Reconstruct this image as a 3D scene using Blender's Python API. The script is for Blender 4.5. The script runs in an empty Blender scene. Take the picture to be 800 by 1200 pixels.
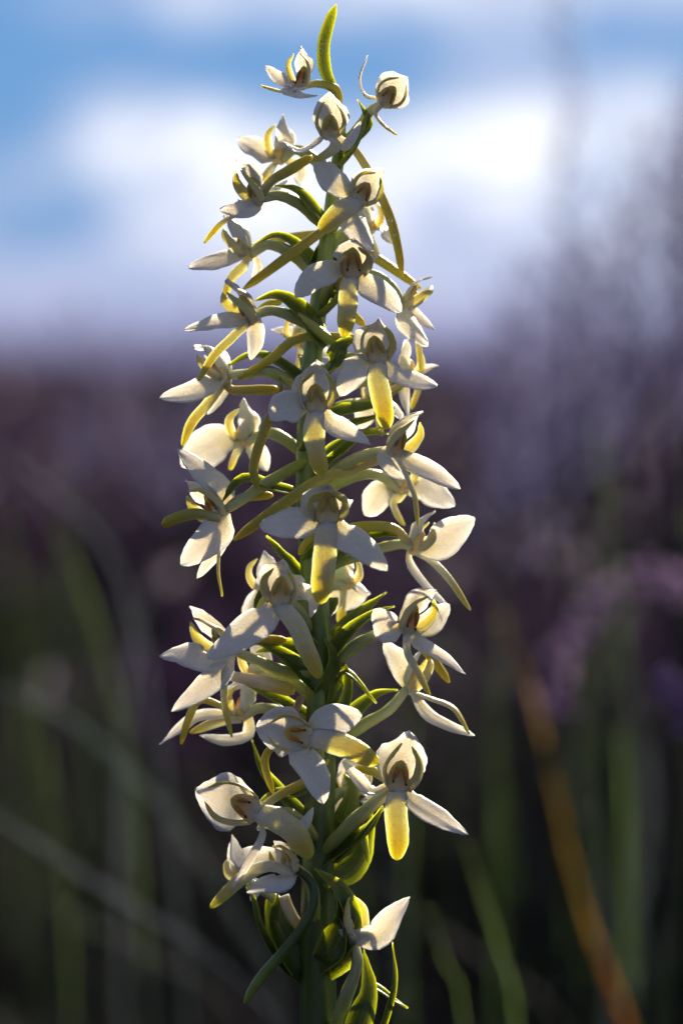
import bpy, math, random
from mathutils import Vector, noise

SC = bpy.context.scene
COL = SC.collection

# ------------------------------------------------------------------ camera
K = 1.0 / 7200.0            # metres in one photograph pixel at the orchid
LDIST = 0.55                # camera to orchid
PITCH = math.radians(-2.46)
CZ = 0.22                   # height of the picture centre on the orchid
FWD = Vector((0, math.cos(PITCH), math.sin(PITCH)))
UPV = Vector((0, -math.sin(PITCH), math.cos(PITCH)))
RGT = Vector((1, 0, 0))
CAM = Vector((0, 0, CZ)) - FWD * LDIST

cd = bpy.data.cameras.new('camera')
cam = bpy.data.objects.new('camera', cd)
COL.objects.link(cam)
cam.location = CAM
cam.rotation_euler = (math.pi / 2 + PITCH, 0, 0)
cd.sensor_fit = 'VERTICAL'
cd.sensor_height = 36.0
cd.lens = 36.0 * LDIST / (1200 * K)
cd.clip_start = 0.02
cd.clip_end = 3000
cd.dof.use_dof = True
cd.dof.focus_distance = LDIST - 45 * K
cd.dof.aperture_fstop = cd.lens / 13.0
cd.dof.aperture_blades = 0
SC.camera = cam

# ------------------------------------------------------------------ light
SUN_EL = math.radians(30)
SUN_AZ = math.radians(20)       # to the right of straight ahead
S = Vector((math.sin(SUN_AZ) * math.cos(SUN_EL), math.cos(SUN_AZ) * math.cos(SUN_EL), math.sin(SUN_EL)))
sl = bpy.data.lights.new('sun', 'SUN')
sl.energy = 5.0
sl.angle = math.radians(0.5)
sl.color = (1.0, 0.92, 0.78)
so = bpy.data.objects.new('sun', sl)
COL.objects.link(so)
so.rotation_euler = (-S).to_track_quat('-Z', 'Y').to_euler()
so.location = (0, 2, 3)

SC.view_settings.view_transform = 'Standard'
SC.view_settings.look = 'None'
SC.view_settings.exposure = 0.85
SC.view_settings.gamma = 1.0
SC.view_settings.use_curve_mapping = False
SC.cycles.use_denoising = True
SC.cycles.max_bounces = 10
SC.cycles.transparent_max_bounces = 8


class NT:
    """small helper for node trees"""
    def __init__(self, tree):
        self.t = tree
        self.n = tree.nodes
        self.l = tree.links

    def new(self, typ, **kw):
        n = self.n.new(typ)
        for k, v in kw.items():
            setattr(n, k, v)
        return n

    def put(self, sock, v):
        if hasattr(v, 'links') or isinstance(v, bpy.types.NodeSocket):
            self.l.new(v, sock)
        else:
            sock.default_value = v

    def m(self, op, a, b=None, c=None, clamp=False):
        n = self.new('ShaderNodeMath', operation=op)
        n.use_clamp = clamp
        self.put(n.inputs[0], a)
        if b is not None:
            self.put(n.inputs[1], b)
        if c is not None:
            self.put(n.inputs[2], c)
        return n.outputs[0]

    def smooth(self, x, lo, hi, a=0.0, b=1.0):
        n = self.new('ShaderNodeMapRange')
        n.interpolation_type = 'SMOOTHSTEP'
        self.put(n.inputs[0], x)
        for i, v in enumerate((lo, hi, a, b)):
            self.put(n.inputs[i + 1], v)
        return n.outputs[0]

    def mix(self, f, a, b, mode='MIX'):
        n = self.new('ShaderNodeMix', data_type='RGBA', blend_type=mode)
        self.put(n.inputs[0], f)
        self.put(n.inputs[6], a)
        self.put(n.inputs[7], b)
        return n.outputs[2]

    def noise(self, vec, scale, detail=3.0, rough=0.5, dist=0.0):
        n = self.new('ShaderNodeTexNoise')
        n.inputs['Scale'].default_value = scale
        n.inputs['Detail'].default_value = detail
        n.inputs['Roughness'].default_value = rough
        n.inputs['Distortion'].default_value = dist
        if vec is not None:
            self.l.new(vec, n.inputs['Vector'])
        return n.outputs[0]

    def ramp(self, f, stops):
        n = self.new('ShaderNodeValToRGB')
        e = n.color_ramp.elements
        while len(e) < len(stops):
            e.new(0.5)
        for el, (p, c) in zip(e, stops):
            el.position = p
            el.color = (*c, 1)
        self.put(n.inputs[0], f)
        return n.outputs[0]


def build_world():
    w = bpy.data.worlds.new('World')
    SC.world = w
    w.use_nodes = True
    t = NT(w.node_tree)
    t.n.clear()
    out = t.new('ShaderNodeOutputWorld')
    bg = t.new('ShaderNodeBackground')
    t.l.new(bg.outputs[0], out.inputs[0])
    sky = t.new('ShaderNodeTexSky', sky_type='NISHITA')
    sky.sun_disc = False
    sky.sun_elevation = SUN_EL
    sky.sun_rotation = SUN_AZ
    sky.air_density = 1.0
    sky.dust_density = 0.3
    sky.ozone_density = 4.0
    tc = t.new('ShaderNodeTexCoord')
    d = tc.outputs['Generated']
    sp = t.new('ShaderNodeSeparateXYZ')
    t.l.new(d, sp.inputs[0])
    x, y, z = sp.outputs
    az = t.m('ARCTAN2', x, y)
    # broad, stretched noise in the direction of view: cumulus banks low over the moor
    cv = t.new('ShaderNodeCombineXYZ')
    t.l.new(az, cv.inputs[0])
    t.l.new(t.m('MULTIPLY', z, 2.1), cv.inputs[1])
    cvo = cv.outputs[0]
    mp = t.new('ShaderNodeMapping')
    t.l.new(cvo, mp.inputs[0])
    mp.inputs['Location'].default_value = (3.37, 0.61, 0.0)
    nb = t.noise(mp.outputs[0], 11.0, 4.0, 0.52)
    nf = t.noise(mp.outputs[0], 30.0, 5.0, 0.62)
    nm = t.m('ADD', t.m('MULTIPLY', nb, 0.66), t.m('MULTIPLY', nf, 0.34))
    nm = t.m('ADD', t.m('MULTIPLY', t.m('SUBTRACT', nm, 0.5), 2.3), 0.5)

    def bank(px, py, rx, ry, amp):
        """a heap of cloud at one bearing"""
        u0 = (px - 400) / 3960.0
        e0 = (430 - py) / 3960.0
        a = t.m('DIVIDE', t.m('SUBTRACT', az, u0), rx / 3960.0)
        b = t.m('DIVIDE', t.m('SUBTRACT', z, e0), ry / 3960.0)
        q = t.m('ADD', t.m('MULTIPLY', a, a), t.m('MULTIPLY', b, b))
        return t.m('MULTIPLY', t.m('EXPONENT', t.m('MULTIPLY', q, -1.0)), amp)
    dens = nm
    for a in BANKS:
        dens = t.m('ADD', dens, bank(*a))
    # the general bank of haze and cloud hugging the horizon all round, broken cloud above
    dens = t.m('ADD', dens, t.smooth(z, 0.094, 0.05, 0.0, 0.40))
    dens = t.m('ADD', dens, t.smooth(z, 0.12, 0.3, 0.0, 0.16))
    cov = t.smooth(dens, 0.40, 0.86)
    # cloud tone: white tops, blue-grey undersides, violet haze towards the horizon
    tone = t.smooth(dens, 0.62, 1.22)
    mp2 = t.new('ShaderNodeMapping')
    t.l.new(cvo, mp2.inputs[0])
    mp2.inputs['Location'].default_value = (1.13, 4.2, 0.0)
    n3 = t.noise(mp2.outputs[0], 24.0, 4.0, 0.6, 0.6)
    tone = t.m('MULTIPLY', tone, t.smooth(n3, 0.38, 0.60, 0.15, 1.0))
    ctop = t.mix(tone, (0.33, 0.40, 0.58, 1), (0.98, 0.98, 0.98, 1))
    high = t.smooth(z, 0.1, 0.3)
    ctop = t.mix(high, ctop, (0.108, 0.102, 0.150, 1))
    low = t.smooth(z, 0.060, 0.016)
    cl = t.mix(t.m('MULTIPLY', low, 0.85), ctop, (0.34, 0.38, 0.56, 1))
    low2 = t.smooth(z, 0.024, 0.0)
    cl = t.mix(low2, cl, (0.135, 0.125, 0.27, 1))
    skyc = t.mix(1.0, sky.outputs[0], (0.045, 0.043, 0.045, 1), 'MULTIPLY')
    blue = t.mix(t.smooth(z, 0.3, 0.12, 0.0, 0.8), skyc, (0.075, 0.23, 0.50, 1))
    colr = t.mix(cov, blue, cl)
    t.l.new(colr, bg.inputs[0])
    bg.inputs[1].default_value = 0.80


# cloud heaps: bearing / height (in photograph pixels from the horizon), spread, density
BANKS = [
    (200, 150, 100, 55, 0.34), (330, 220, 130, 60, 0.14), (600, 160, 100, 90, 0.34), (60, 225, 60, 30, 0.12),
    (430, 170, 130, 90, 0.20), (770, 150, 110, 80, 0.14), (690, 210, 40, 40, -0.12), (520, 250, 50, 30, -0.10),
    (620, -30, 300, 46, 0.62), (250, -2, 110, 26, 0.26),
    (-10, 130, 125, 85, -0.62), (230, 70, 240, 26, -0.30), (700, 62, 90, 24, -0.25), (85, 250, 80, 34, -0.42), (330, 120, 40, 24, -0.15), (500, 225, 50, 30, -0.22),
]
build_world()


# ------------------------------------------------------------------ materials
MATS = {}


def principled(name):
    m = bpy.data.materials.new(name)
    m.use_nodes = True
    t = NT(m.node_tree)
    b = t.n['Principled BSDF']
    MATS[name] = m
    return m, t, b


def attr(t, name):
    a = t.new('ShaderNodeAttribute', attribute_name=name)
    return a.outputs['Fac']


def flesh(name, stops, sss=1.0, radius=(1.0, 0.8, 0.55), scale=0.0011, rough=0.5, spec=0.35,
          veins=0.0, vein_col=(0.45, 0.5, 0.2), bump=0.25, sheen=0.0, bscale=3800.0, mottle=0.08, stripes=7.0):
    """translucent plant tissue: colour along the length (t), veins across (s)"""
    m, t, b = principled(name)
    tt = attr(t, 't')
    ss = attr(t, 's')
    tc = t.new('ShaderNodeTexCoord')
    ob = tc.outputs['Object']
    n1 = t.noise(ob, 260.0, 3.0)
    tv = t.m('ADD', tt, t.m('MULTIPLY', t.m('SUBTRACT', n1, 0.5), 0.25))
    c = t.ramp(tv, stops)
    if veins:
        wv = t.m('ABSOLUTE', t.m('SINE', t.m('MULTIPLY', ss, stripes)))
        line = t.m('POWER', t.m('SUBTRACT', 1.0, wv), 5.0)
        c = t.mix(t.m('MULTIPLY', line, veins), c, (*vein_col, 1))
    n2 = t.noise(ob, 900.0, 2.0)
    dark = t.m('ADD', 1.0 - mottle, t.m('MULTIPLY', n2, mottle * 2))
    hs = t.new('ShaderNodeHueSaturation')
    t.l.new(c, hs.inputs['Color'])
    t.l.new(dark, hs.inputs['Value'])
    c = hs.outputs[0]
    t.l.new(c, b.inputs['Base Color'])
    b.subsurface_method = 'RANDOM_WALK'
    b.inputs['Subsurface Weight'].default_value = sss
    b.inputs['Subsurface Radius'].default_value = radius
    b.inputs['Subsurface Scale'].default_value = scale
    b.inputs['Subsurface Anisotropy'].default_value = 0.2
    b.inputs['Roughness'].default_value = rough
    b.inputs['Specular IOR Level'].default_value = spec
    if sheen:
        b.inputs['Sheen Weight'].default_value = sheen
        b.inputs['Sheen Roughness'].default_value = 0.35
    vo = t.new('ShaderNodeTexVoronoi')
    vo.inputs['Scale'].default_value = bscale
    t.l.new(ob, vo.inputs['Vector'])
    bp = t.new('ShaderNodeBump')
    bp.inputs['Strength'].default_value = bump
    bp.inputs['Distance'].default_value = 0.0002
    t.l.new(vo.outputs['Distance'], bp.inputs['Height'])
    t.l.new(bp.outputs[0], b.inputs['Normal'])
    return m


W = (0.86, 0.83, 0.80)
flesh('sepal', [(0, (0.76, 0.70, 0.46)), (0.35, (0.84, 0.79, 0.70)), (1, (0.87, 0.83, 0.79))], veins=0.22,
      vein_col=(0.66, 0.62, 0.48), rough=0.34, spec=0.5, bump=0.4, bscale=3300, mottle=0.07, sheen=0.45)
flesh('petal', [(0, (0.70, 0.60, 0.38)), (0.4, (0.70, 0.58, 0.29)), (1, (0.64, 0.53, 0.15))], radius=(1.0, 0.92, 0.6), veins=0.15,
      vein_col=(0.55, 0.45, 0.2), mottle=0.06)
flesh('lip', [(0, (0.82, 0.75, 0.60)), (0.5, (0.76, 0.66, 0.42)), (0.8, (0.68, 0.53, 0.15)), (1, (0.60, 0.49, 0.06))],
      rough=0.42, scale=0.0013, radius=(1.0, 0.92, 0.45), mottle=0.10, bump=0.5)
flesh('spur', [(0, (0.60, 0.56, 0.34)), (0.4, (0.46, 0.43, 0.12)), (1, (0.48, 0.43, 0.035))],
      rough=0.35, scale=0.0016, radius=(1.0, 0.85, 0.25), mottle=0.08)
flesh('ovary', [(0, (0.62, 0.62, 0.42)), (0.5, (0.42, 0.45, 0.20)), (1, (0.36, 0.40, 0.08))],
      rough=0.4, scale=0.0015, radius=(0.9, 0.9, 0.4), veins=0.3, vein_col=(0.26, 0.34, 0.07), stripes=9.4)
flesh('bract', [(0, (0.080, 0.120, 0.024)), (0.6, (0.088, 0.128, 0.020)), (1, (0.20, 0.22, 0.022))],
      rough=0.42, spec=0.35, scale=0.0011, radius=(1.0, 0.95, 0.25), veins=0.4, vein_col=(0.28, 0.36, 0.10), bump=0.2,
      bscale=1800, mottle=0.12, stripes=9.4)
flesh('stem', [(0, (0.08, 0.12, 0.028)), (0.55, (0.10, 0.15, 0.034)), (0.8, (0.24, 0.33, 0.07)), (1, (0.34, 0.42, 0.09))], rough=0.35, spec=0.5, scale=0.0009,  # lower stem darkened in the ramp to stand in for shade
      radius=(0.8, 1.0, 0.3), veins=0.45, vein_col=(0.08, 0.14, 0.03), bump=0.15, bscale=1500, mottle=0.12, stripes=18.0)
flesh('column', [(0, (0.80, 0.68, 0.44)), (0.5, (0.80, 0.60, 0.22)), (1, (0.74, 0.54, 0.10))], radius=(1.0, 0.85, 0.5),
      scale=0.0012, mottle=0.08)
flesh('pollen', [(0, (0.66, 0.42, 0.08)), (0.5, (0.62, 0.28, 0.05)), (1, (0.46, 0.16, 0.04))], scale=0.0008, mottle=0.2)
flesh('pollen_pale', [(0, (0.62, 0.54, 0.16)), (1, (0.56, 0.36, 0.10))], scale=0.0010, mottle=0.2)
flesh('dark_tip', [(0, (0.05, 0.018, 0.01)), (1, (0.06, 0.02, 0.01))], scale=0.0002)
flesh('withered', [(0, (0.55, 0.42, 0.30)), (1, (0.30, 0.18, 0.10))], scale=0.0008, mottle=0.2)


# ------------------------------------------------------------------ geometry helpers
def P(px, py, d=0.0):
    """photograph pixel at depth d (pixels of the orchid's scale, towards the camera) -> world"""
    dep = LDIST - d * K
    s = dep / LDIST
    return CAM + FWD * dep + RGT * ((px - 400) * K * s) + UPV * ((600 - py) * K * s)


def V(x, y, d):
    return RGT * x + UPV * y - FWD * d


def spline(pts, n, bias=1.0):
    """Catmull-Rom through pts; returns n points, n parameters 0..1"""
    pts = [Vector(p) for p in pts]
    if len(pts) == 2:
        pts = [pts[0], (pts[0] + pts[1]) / 2, pts[1]]
    ext = [pts[0] * 2 - pts[1]] + pts + [pts[-1] * 2 - pts[-2]]
    seg = len(pts) - 1
    ln = [0.0]
    for a, b in zip(pts, pts[1:]):
        ln.append(ln[-1] + (b - a).length)
    tot = ln[-1] or 1e-6
    out, ts = [], []
    for i in range(n):
        t = i / (n - 1)
        t = 1 - (1 - t) ** bias
        L = t * tot
        k = 0
        while k < seg - 1 and L > ln[k + 1]:
            k += 1
        u = (L - ln[k]) / max(1e-9, ln[k + 1] - ln[k])
        p0, p1, p2, p3 = ext[k:k + 4]
        out.append(0.5 * ((2 * p1) + (p2 - p0) * u + (2 * p0 - 5 * p1 + 4 * p2 - p3) * u * u
                          + (3 * p1 - p0 - 3 * p2 + p3) * u * u * u))
        ts.append(t)
    return out, ts


def table(tab, t):
    for (a, va), (b, vb) in zip(tab, tab[1:]):
        if t <= b:
            u = (t - a) / (b - a)
            u = u * u * (3 - 2 * u) * 0.5 + u * 0.5
            return va + (vb - va) * u
    return tab[-1][1]


PROF = {
    'ovate': [(0, .34), (.12, .62), (.3, .95), (.45, 1), (.65, .88), (.82, .62), (.93, .36), (1, .06)],
    'round': [(0, .5), (.12, .8), (.3, 1), (.6, 1), (.8, .85), (.92, .58), (1, .1)],
    'tongue': [(0, .72), (.12, .92), (.4, 1), (.75, .92), (.9, .72), (.97, .45), (1, .12)],
    'lance': [(0, .75), (.2, 1), (.45, .92), (.75, .55), (.92, .22), (1, .03)],
    'falcate': [(0, .95), (.3, 1), (.6, .8), (.85, .5), (1, .14)],
    'strap': [(0, .7), (.3, 1), (.6, .9), (.85, .7), (1, .12)],
    'hood': [(0, .6), (.15, .85), (.36, 1), (.58, .9), (.76, .62), (.9, .3), (1, .04)],
    'grass': [(0, .8), (.3, 1), (.6, .8), (.85, .4), (1, .03)],
}
RND = random.Random(5)


def mesh_obj(name, verts, faces, mat, parent, tv=None, sv=None, smooth=True):
    me = bpy.data.meshes.new(name)
    me.from_pydata([tuple(v) for v in verts], [], faces)
    if smooth:
        me.polygons.foreach_set('use_smooth', [True] * len(me.polygons))
    if tv is not None:
        a = me.attributes.new('t', 'FLOAT', 'POINT')
        a.data.foreach_set('value', tv)
        a = me.attributes.new('s', 'FLOAT', 'POINT')
        a.data.foreach_set('value', sv)
    me.materials.append(MATS[mat] if isinstance(mat, str) else mat)
    o = bpy.data.objects.new(name, me)
    COL.objects.link(o)
    if parent is not None:
        o.parent = parent
        o.matrix_parent_inverse = parent.matrix_basis.inverted()
    return o


def blade(name, pts, width, normal, mat, parent, prof='ovate', cup=0.15, thick=2.0, n=16, m=11,
          twist=0.0, wave=0.09, roll=0.0, fold=0.0):
    """a leaf-like piece with real thickness along a spine (world points); width and thick in pixels"""
    sp, ts = spline(pts, n, 1.35)
    width *= K
    thick *= K
    nrm = Vector(normal).normalized()
    verts, tv, sv = [], [], []
    seed = RND.random() * 50
    N = len(sp)
    for side in (1, -1):
        for i, (p, t) in enumerate(zip(sp, ts)):
            T = (sp[min(i + 1, N - 1)] - sp[max(i - 1, 0)]).normalized()
            nn = nrm - T * nrm.dot(T)
            if nn.length < 1e-4:
                nn = T.orthogonal()
            nn.normalize()
            sd = T.cross(nn)
            ang = roll + twist * (t - 0.5)
            nn, sd = nn * math.cos(ang) + sd * math.sin(ang), sd * math.cos(ang) - nn * math.sin(ang)
            w = width * table(PROF[prof], t) * 0.5
            for j in range(m):
                s = -1 + 2 * j / (m - 1)
                h = cup * width * (s * s - 0.25) * (w / (width * 0.5)) ** 1.3
                h += fold * width * (abs(s) - 0.4) * (w / (width * 0.5))
                # shallow groove along the midrib and a gentle waviness of the margin
                h -= 0.25 * thick * math.exp(-(s * 5) ** 2)
                h += wave * width * (noise.noise(Vector((t * 2.6 + seed, s * 1.3, seed))) * (0.3 + abs(s)) + 0.5 * noise.noise(Vector((t * 6 + seed, s * 3.1, seed + 5))) * abs(s))
                ew = 1 + 0.16 * noise.noise(Vector((t * 3.2 + seed, (1 if s > 0 else -1) * 3.7, seed * 2))) + 0.06 * noise.noise(Vector((t * 11 + seed, s * 0.5 + 9, seed * 2)))
                th = thick * 0.5 * (1 - 0.85 * abs(s) ** 2) * (1 - 0.55 * t ** 4)
                verts.append(p + sd * (s * w * ew) + nn * (h + side * th))
                tv.append(t)
                sv.append(s)
    faces = []
    off = N * m
    for i in range(N - 1):
        for j in range(m - 1):
            a = i * m + j
            faces.append((a, a + 1, a + m + 1, a + m))
            b = off + a
            faces.append((b, b + m, b + m + 1, b + 1))
    for i in range(N - 1):
        for j in (0, m - 1):
            a, b = i * m + j, (i + 1) * m + j
            faces.append((a, b, off + b, off + a) if j == 0 else (b, a, off + a, off + b))
    for i in (0, N - 1):
        for j in range(m - 1):
            a = i * m + j
            faces.append((a + 1, a, off + a, off + a + 1) if i == 0 else (a, a + 1, off + a + 1, off + a))
    return mesh_obj(name, verts, faces, mat, parent, tv, sv)


def tube(name, pts, r, mat, parent, prof=((0, 1), (1, 1)), n=18, m=12, flat=1.0, flat_n=(0, -1, 0.2), ribs=0, rib=0.1,
         twist=0.0, uneven=0.05):
    """a fleshy tube with closed ends; r in pixels"""
    sp, ts = spline(pts, n, 1.15)
    N = len(sp)
    r *= K
    verts, tv, sv, faces = [], [], [], []
    fn = Vector(flat_n)
    seed = RND.random() * 40
    for i, (p, t) in enumerate(zip(sp, ts)):
        T = (sp[min(i + 1, N - 1)] - sp[max(i - 1, 0)]).normalized()
        a = fn - T * fn.dot(T)
        if a.length < 1e-4:
            a = T.orthogonal()
        a.normalize()
        b = T.cross(a)
        rr = r * table(prof, t)
        for j in range(m):
            th = 2 * math.pi * j / m
            q = rr * (1 + uneven * noise.noise(Vector((t * 4 + seed, math.cos(th), math.sin(th)))))
            if ribs:
                q *= 1 + rib * math.cos(ribs * (th + twist * t))
            verts.append(p + a * (math.cos(th) * q * flat) + b * (math.sin(th) * q))
            tv.append(t)
            sv.append(-1 + 2 * ((j / m + twist * t / 6.28) % 1))
    for i in range(N - 1):
        for j in range(m):
            k = (j + 1) % m
            faces.append((i * m + j, i * m + k, (i + 1) * m + k, (i + 1) * m + j))
    faces.append(tuple(reversed(range(m))))
    faces.append(tuple(range((N - 1) * m, N * m)))
    return mesh_obj(name, verts, faces, mat, parent, tv, sv)


def label(o, text, cat, group=None, kind=None):
    if text:
        o['label'] = text
    if cat:
        o['category'] = cat
    if group:
        o['group'] = group
    if kind:
        o['kind'] = kind
    return o


def empty(name, loc):
    o = bpy.data.objects.new(name, None)
    o.empty_display_size = 0.02
    o.location = loc
    COL.objects.link(o)
    return o


# ------------------------------------------------------------------ ground
def leafmat(name, col, col2, rough=0.6, spec=0.06, trans=0.3, scale=60.0):
    m, t, b = principled(name)
    tc = t.new('ShaderNodeTexCoord')
    oi = t.new('ShaderNodeObjectInfo')
    n = t.noise(tc.outputs['Object'], scale, 2.0)
    f = t.m('ADD', t.m('MULTIPLY', n, 0.8), t.m('MULTIPLY', oi.outputs['Random'], 0.3), clamp=True)
    c = t.mix(f, (*col, 1), (*col2, 1))
    t.l.new(c, b.inputs['Base Color'])
    b.inputs['Roughness'].default_value = rough
    b.inputs['Specular IOR Level'].default_value = spec
    tr = t.new('ShaderNodeBsdfTranslucent')
    t.l.new(c, tr.inputs[0])
    mx = t.new('ShaderNodeMixShader')
    mx.inputs[0].default_value = trans
    t.l.new(b.outputs[0], mx.inputs[1])
    t.l.new(tr.outputs[0], mx.inputs[2])
    t.l.new(mx.outputs[0], t.n['Material Output'].inputs[0])
    return m


leafmat('heather_leaf', (0.012, 0.017, 0.016), (0.026, 0.025, 0.027), trans=0.15)
leafmat('heather_bell', (0.095, 0.045, 0.115), (0.165, 0.088, 0.195), rough=0.6, trans=0.3)
leafmat('dry_floret', (0.26, 0.22, 0.28), (0.48, 0.41, 0.47), trans=0.6)  # pale lilac bits standing in for sunlit glints among the heather
leafmat('sprig_bell', (0.34, 0.22, 0.40), (0.52, 0.36, 0.55), rough=0.6, trans=0.45)
leafmat('heather_wood', (0.035, 0.023, 0.020), (0.06, 0.04, 0.03), trans=0.0)
leafmat('grass_fine', (0.010, 0.016, 0.012), (0.022, 0.025, 0.022), rough=0.6, trans=0.2)
leafmat('grass_head', (0.17, 0.155, 0.28), (0.27, 0.24, 0.42), rough=0.6, trans=0.55)
flesh('grass_green', [(0, (0.007, 0.012, 0.005)), (1, (0.030, 0.038, 0.010))], scale=0.0012, mottle=.21, spec=0.1, radius=(0.9, 1.0, 0.9))
flesh('grass_dry', [(0, (0.010, 0.010, 0.010)), (1, (0.022, 0.024, 0.030))], scale=0.0012, mottle=.21, spec=0.1, radius=(0.9, 1.0, 0.9))
flesh('grass_rust', [(0, (0.02, 0.01, 0.006)), (0.45, (0.07, 0.022, 0.008)), (0.62, (0.09, 0.075, 0.02)), (0.82, (0.15, 0.10, 0.02)), (1, (0.12, 0.06, 0.035))], scale=0.0014, mottle=.21, spec=0.1, radius=(1.0, 0.75, 0.4))
flesh('grass_mauve', [(0, (0.010, 0.010, 0.013)), (1, (0.026, 0.024, 0.036))], scale=0.0012, mottle=.21, spec=0.1, radius=(0.9, 1.0, 0.9))


def ground_z(x, y):
    r = max(0.0, y - 1.2)
    far = 0.012 * r if r < 12 else 0.144 + 0.004 * (r - 12)
    h = 0.05 * noise.noise(Vector((x * 0.8, y * 0.8, 0.3))) * min(1, max(0, y - 0.4))
    big = 0.9 * noise.noise(Vector((x * 0.03, y * 0.03, 7.0))) * min(1.0, max(0.0, (y - 12) / 60)) 
    return h + min(far, 0.55) * 0.55 + big


def build_ground():
    m, t, b = principled('moor_soil')
    tc = t.new('ShaderNodeTexCoord')
    ob = tc.outputs['Object']
    n1 = t.noise(ob, 2.2, 5.0, 0.6)
    n2 = t.noise(ob, 26.0, 4.0, 0.6)
    c = t.ramp(n1, [(0.3, (0.018, 0.020, 0.012)), (0.5, (0.028, 0.022, 0.036)), (0.7, (0.045, 0.034, 0.068))])
    c = t.mix(n2, c, (0.020, 0.015, 0.012, 1))
    t.l.new(c, b.inputs['Base Color'])
    b.inputs['Roughness'].default_value = 1.0
    b.inputs['Specular IOR Level'].default_value = 0.0
    bp = t.new('ShaderNodeBump')
    bp.inputs['Distance'].default_value = 0.02
    t.l.new(n2, bp.inputs['Height'])
    t.l.new(bp.outputs[0], b.inputs['Normal'])
    xs = [0.0]
    st = 0.05
    while xs[-1] < 900:
        xs.append(xs[-1] + st)
        st *= 1.13
    xs = [-x for x in reversed(xs[1:])] + xs
    n = len(xs)
    verts = [(x, y, ground_z(x, y)) for y in xs for x in xs]
    faces = [(j * n + i, j * n + i + 1, (j + 1) * n + i + 1, (j + 1) * n + i) for j in range(n - 1) for i in range(n - 1)]
    o = mesh_obj('ground', verts, faces, 'moor_soil', None)
    label(o, 'dark peaty moorland ground stretching to the horizon', 'ground', kind='structure')


build_ground()


# ------------------------------------------------------------------ heather bushes
def heather_meshes(seed, h, spread, nst, bell_part, nfl=18):
    rn = random.Random(seed)
    sv, sf, lv, lf, bv, bf = [], [], [], [], [], []
    for i in range(nst):
        a = rn.uniform(0, 6.283)
        rad = spread * math.sqrt(rn.random())
        hh = h * rn.uniform(0.6, 1.0) * (1 - 0.35 * (rad / spread) ** 2)
        b0 = Vector((math.cos(a) * rad * 0.45, math.sin(a) * rad * 0.45, -0.01))
        tip = Vector((math.cos(a) * rad * 1.2 + rn.uniform(-.03, .03), math.sin(a) * rad * 1.2 + rn.uniform(-.03, .03), hh))
        mid = b0.lerp(tip, 0.5) + Vector((rn.uniform(-.02, .02), rn.uniform(-.02, .02), 0.02))
        sp, ts = spline([b0, mid, tip], 9)
        for k, (p, t) in enumerate(zip(sp, ts)):
            r = 0.0016 * (1 - 0.75 * t)
            q = len(sv)
            sv += [p + Vector((r, 0, 0)), p + Vector((-r * .5, r * .87, 0)), p + Vector((-r * .5, -r * .87, 0))]
            if k:
                for e in range(3):
                    sf.append((q - 3 + e, q - 3 + (e + 1) % 3, q + (e + 1) % 3, q + e))
        length = (tip - b0).length
        sp, ts = spline([b0, mid, tip], 40)
        bellfrom = rn.uniform(0.55, 0.75) if rn.random() < bell_part else 2
        for p, t in zip(sp, ts):
            if t < 0.22:
                continue
            for e in range(3 if t < bellfrom else 5):
                d = Vector((rn.gauss(0, 1), rn.gauss(0, 1), rn.gauss(0.25, .7))).normalized()
                L = rn.uniform(0.006, 0.014) if t < bellfrom else rn.uniform(0.004, 0.008)
                sd = d.orthogonal().normalized()
                if t < bellfrom:
                    w = 0.0016
                    q = len(lv)
                    lv += [p - sd * w * .5, p + sd * w * .5, p + d * L + sd * w * .3, p + d * L - sd * w * .3]
                    lf.append((q, q + 1, q + 2, q + 3))
                else:
                    c0 = p + d * L
                    w = 0.0019
                    s2 = d.cross(sd)
                    q = len(bv)
                    bv += [p + d * L * .35, c0 + sd * w, c0 + s2 * w, c0 - sd * w, c0 - s2 * w]
                    bf += [(q, q + 1, q + 2), (q, q + 2, q + 3), (q, q + 3, q + 4), (q, q + 4, q + 1)]
    dv, df = [], []  # small pale pieces added to blur into spots of light
    for i in range(nfl):
        p = Vector((rn.gauss(0, spread * .5), rn.gauss(0, spread * .5), h * rn.uniform(.55, .98)))
        for e in range(5):
            d = Vector((rn.gauss(0, 1), rn.gauss(0, 1), rn.gauss(0, 1))).normalized()
            sd = d.orthogonal().normalized() * 0.0016
            q = len(dv)
            dv += [p, p + d * .005 + sd * 1.4, p + d * .0085, p + d * .005 - sd * 1.4]
            df.append((q, q + 1, q + 2, q + 3))
    out = []
    for nm, v, f, mt in (('woody_stems', sv, sf, 'heather_wood'), ('foliage', lv, lf, 'heather_leaf'), ('blossom', bv, bf, 'heather_bell'), ('glint_florets', dv, df, 'dry_floret')):
        me = bpy.data.meshes.new(nm)
        me.from_pydata([tuple(x) for x in v], [], f)
        me.materials.append(MATS[mt])
        out.append(me)
    return out


HV = [heather_meshes(11, 0.24, 0.16, 60, 0.75), heather_meshes(12, 0.30, 0.18, 64, 0.55),
      heather_meshes(13, 0.20, 0.17, 60, 0.9), heather_meshes(14, 0.27, 0.15, 54, 0.3),
      heather_meshes(15, 0.22, 0.15, 95, 0.0, 0)]
HR = random.Random(21)
hn = 0
HL = ['low heather bush full of purple bells, blurred behind the orchid', 'tall heather bush with scattered purple bells, blurred on the moor',
      'short dense heather bush covered in purple bells, blurred on the moor', 'mostly green heather bush with few bells, blurred on the moor',
      'dark leafy heather bush without bells, low behind the stem']


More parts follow.
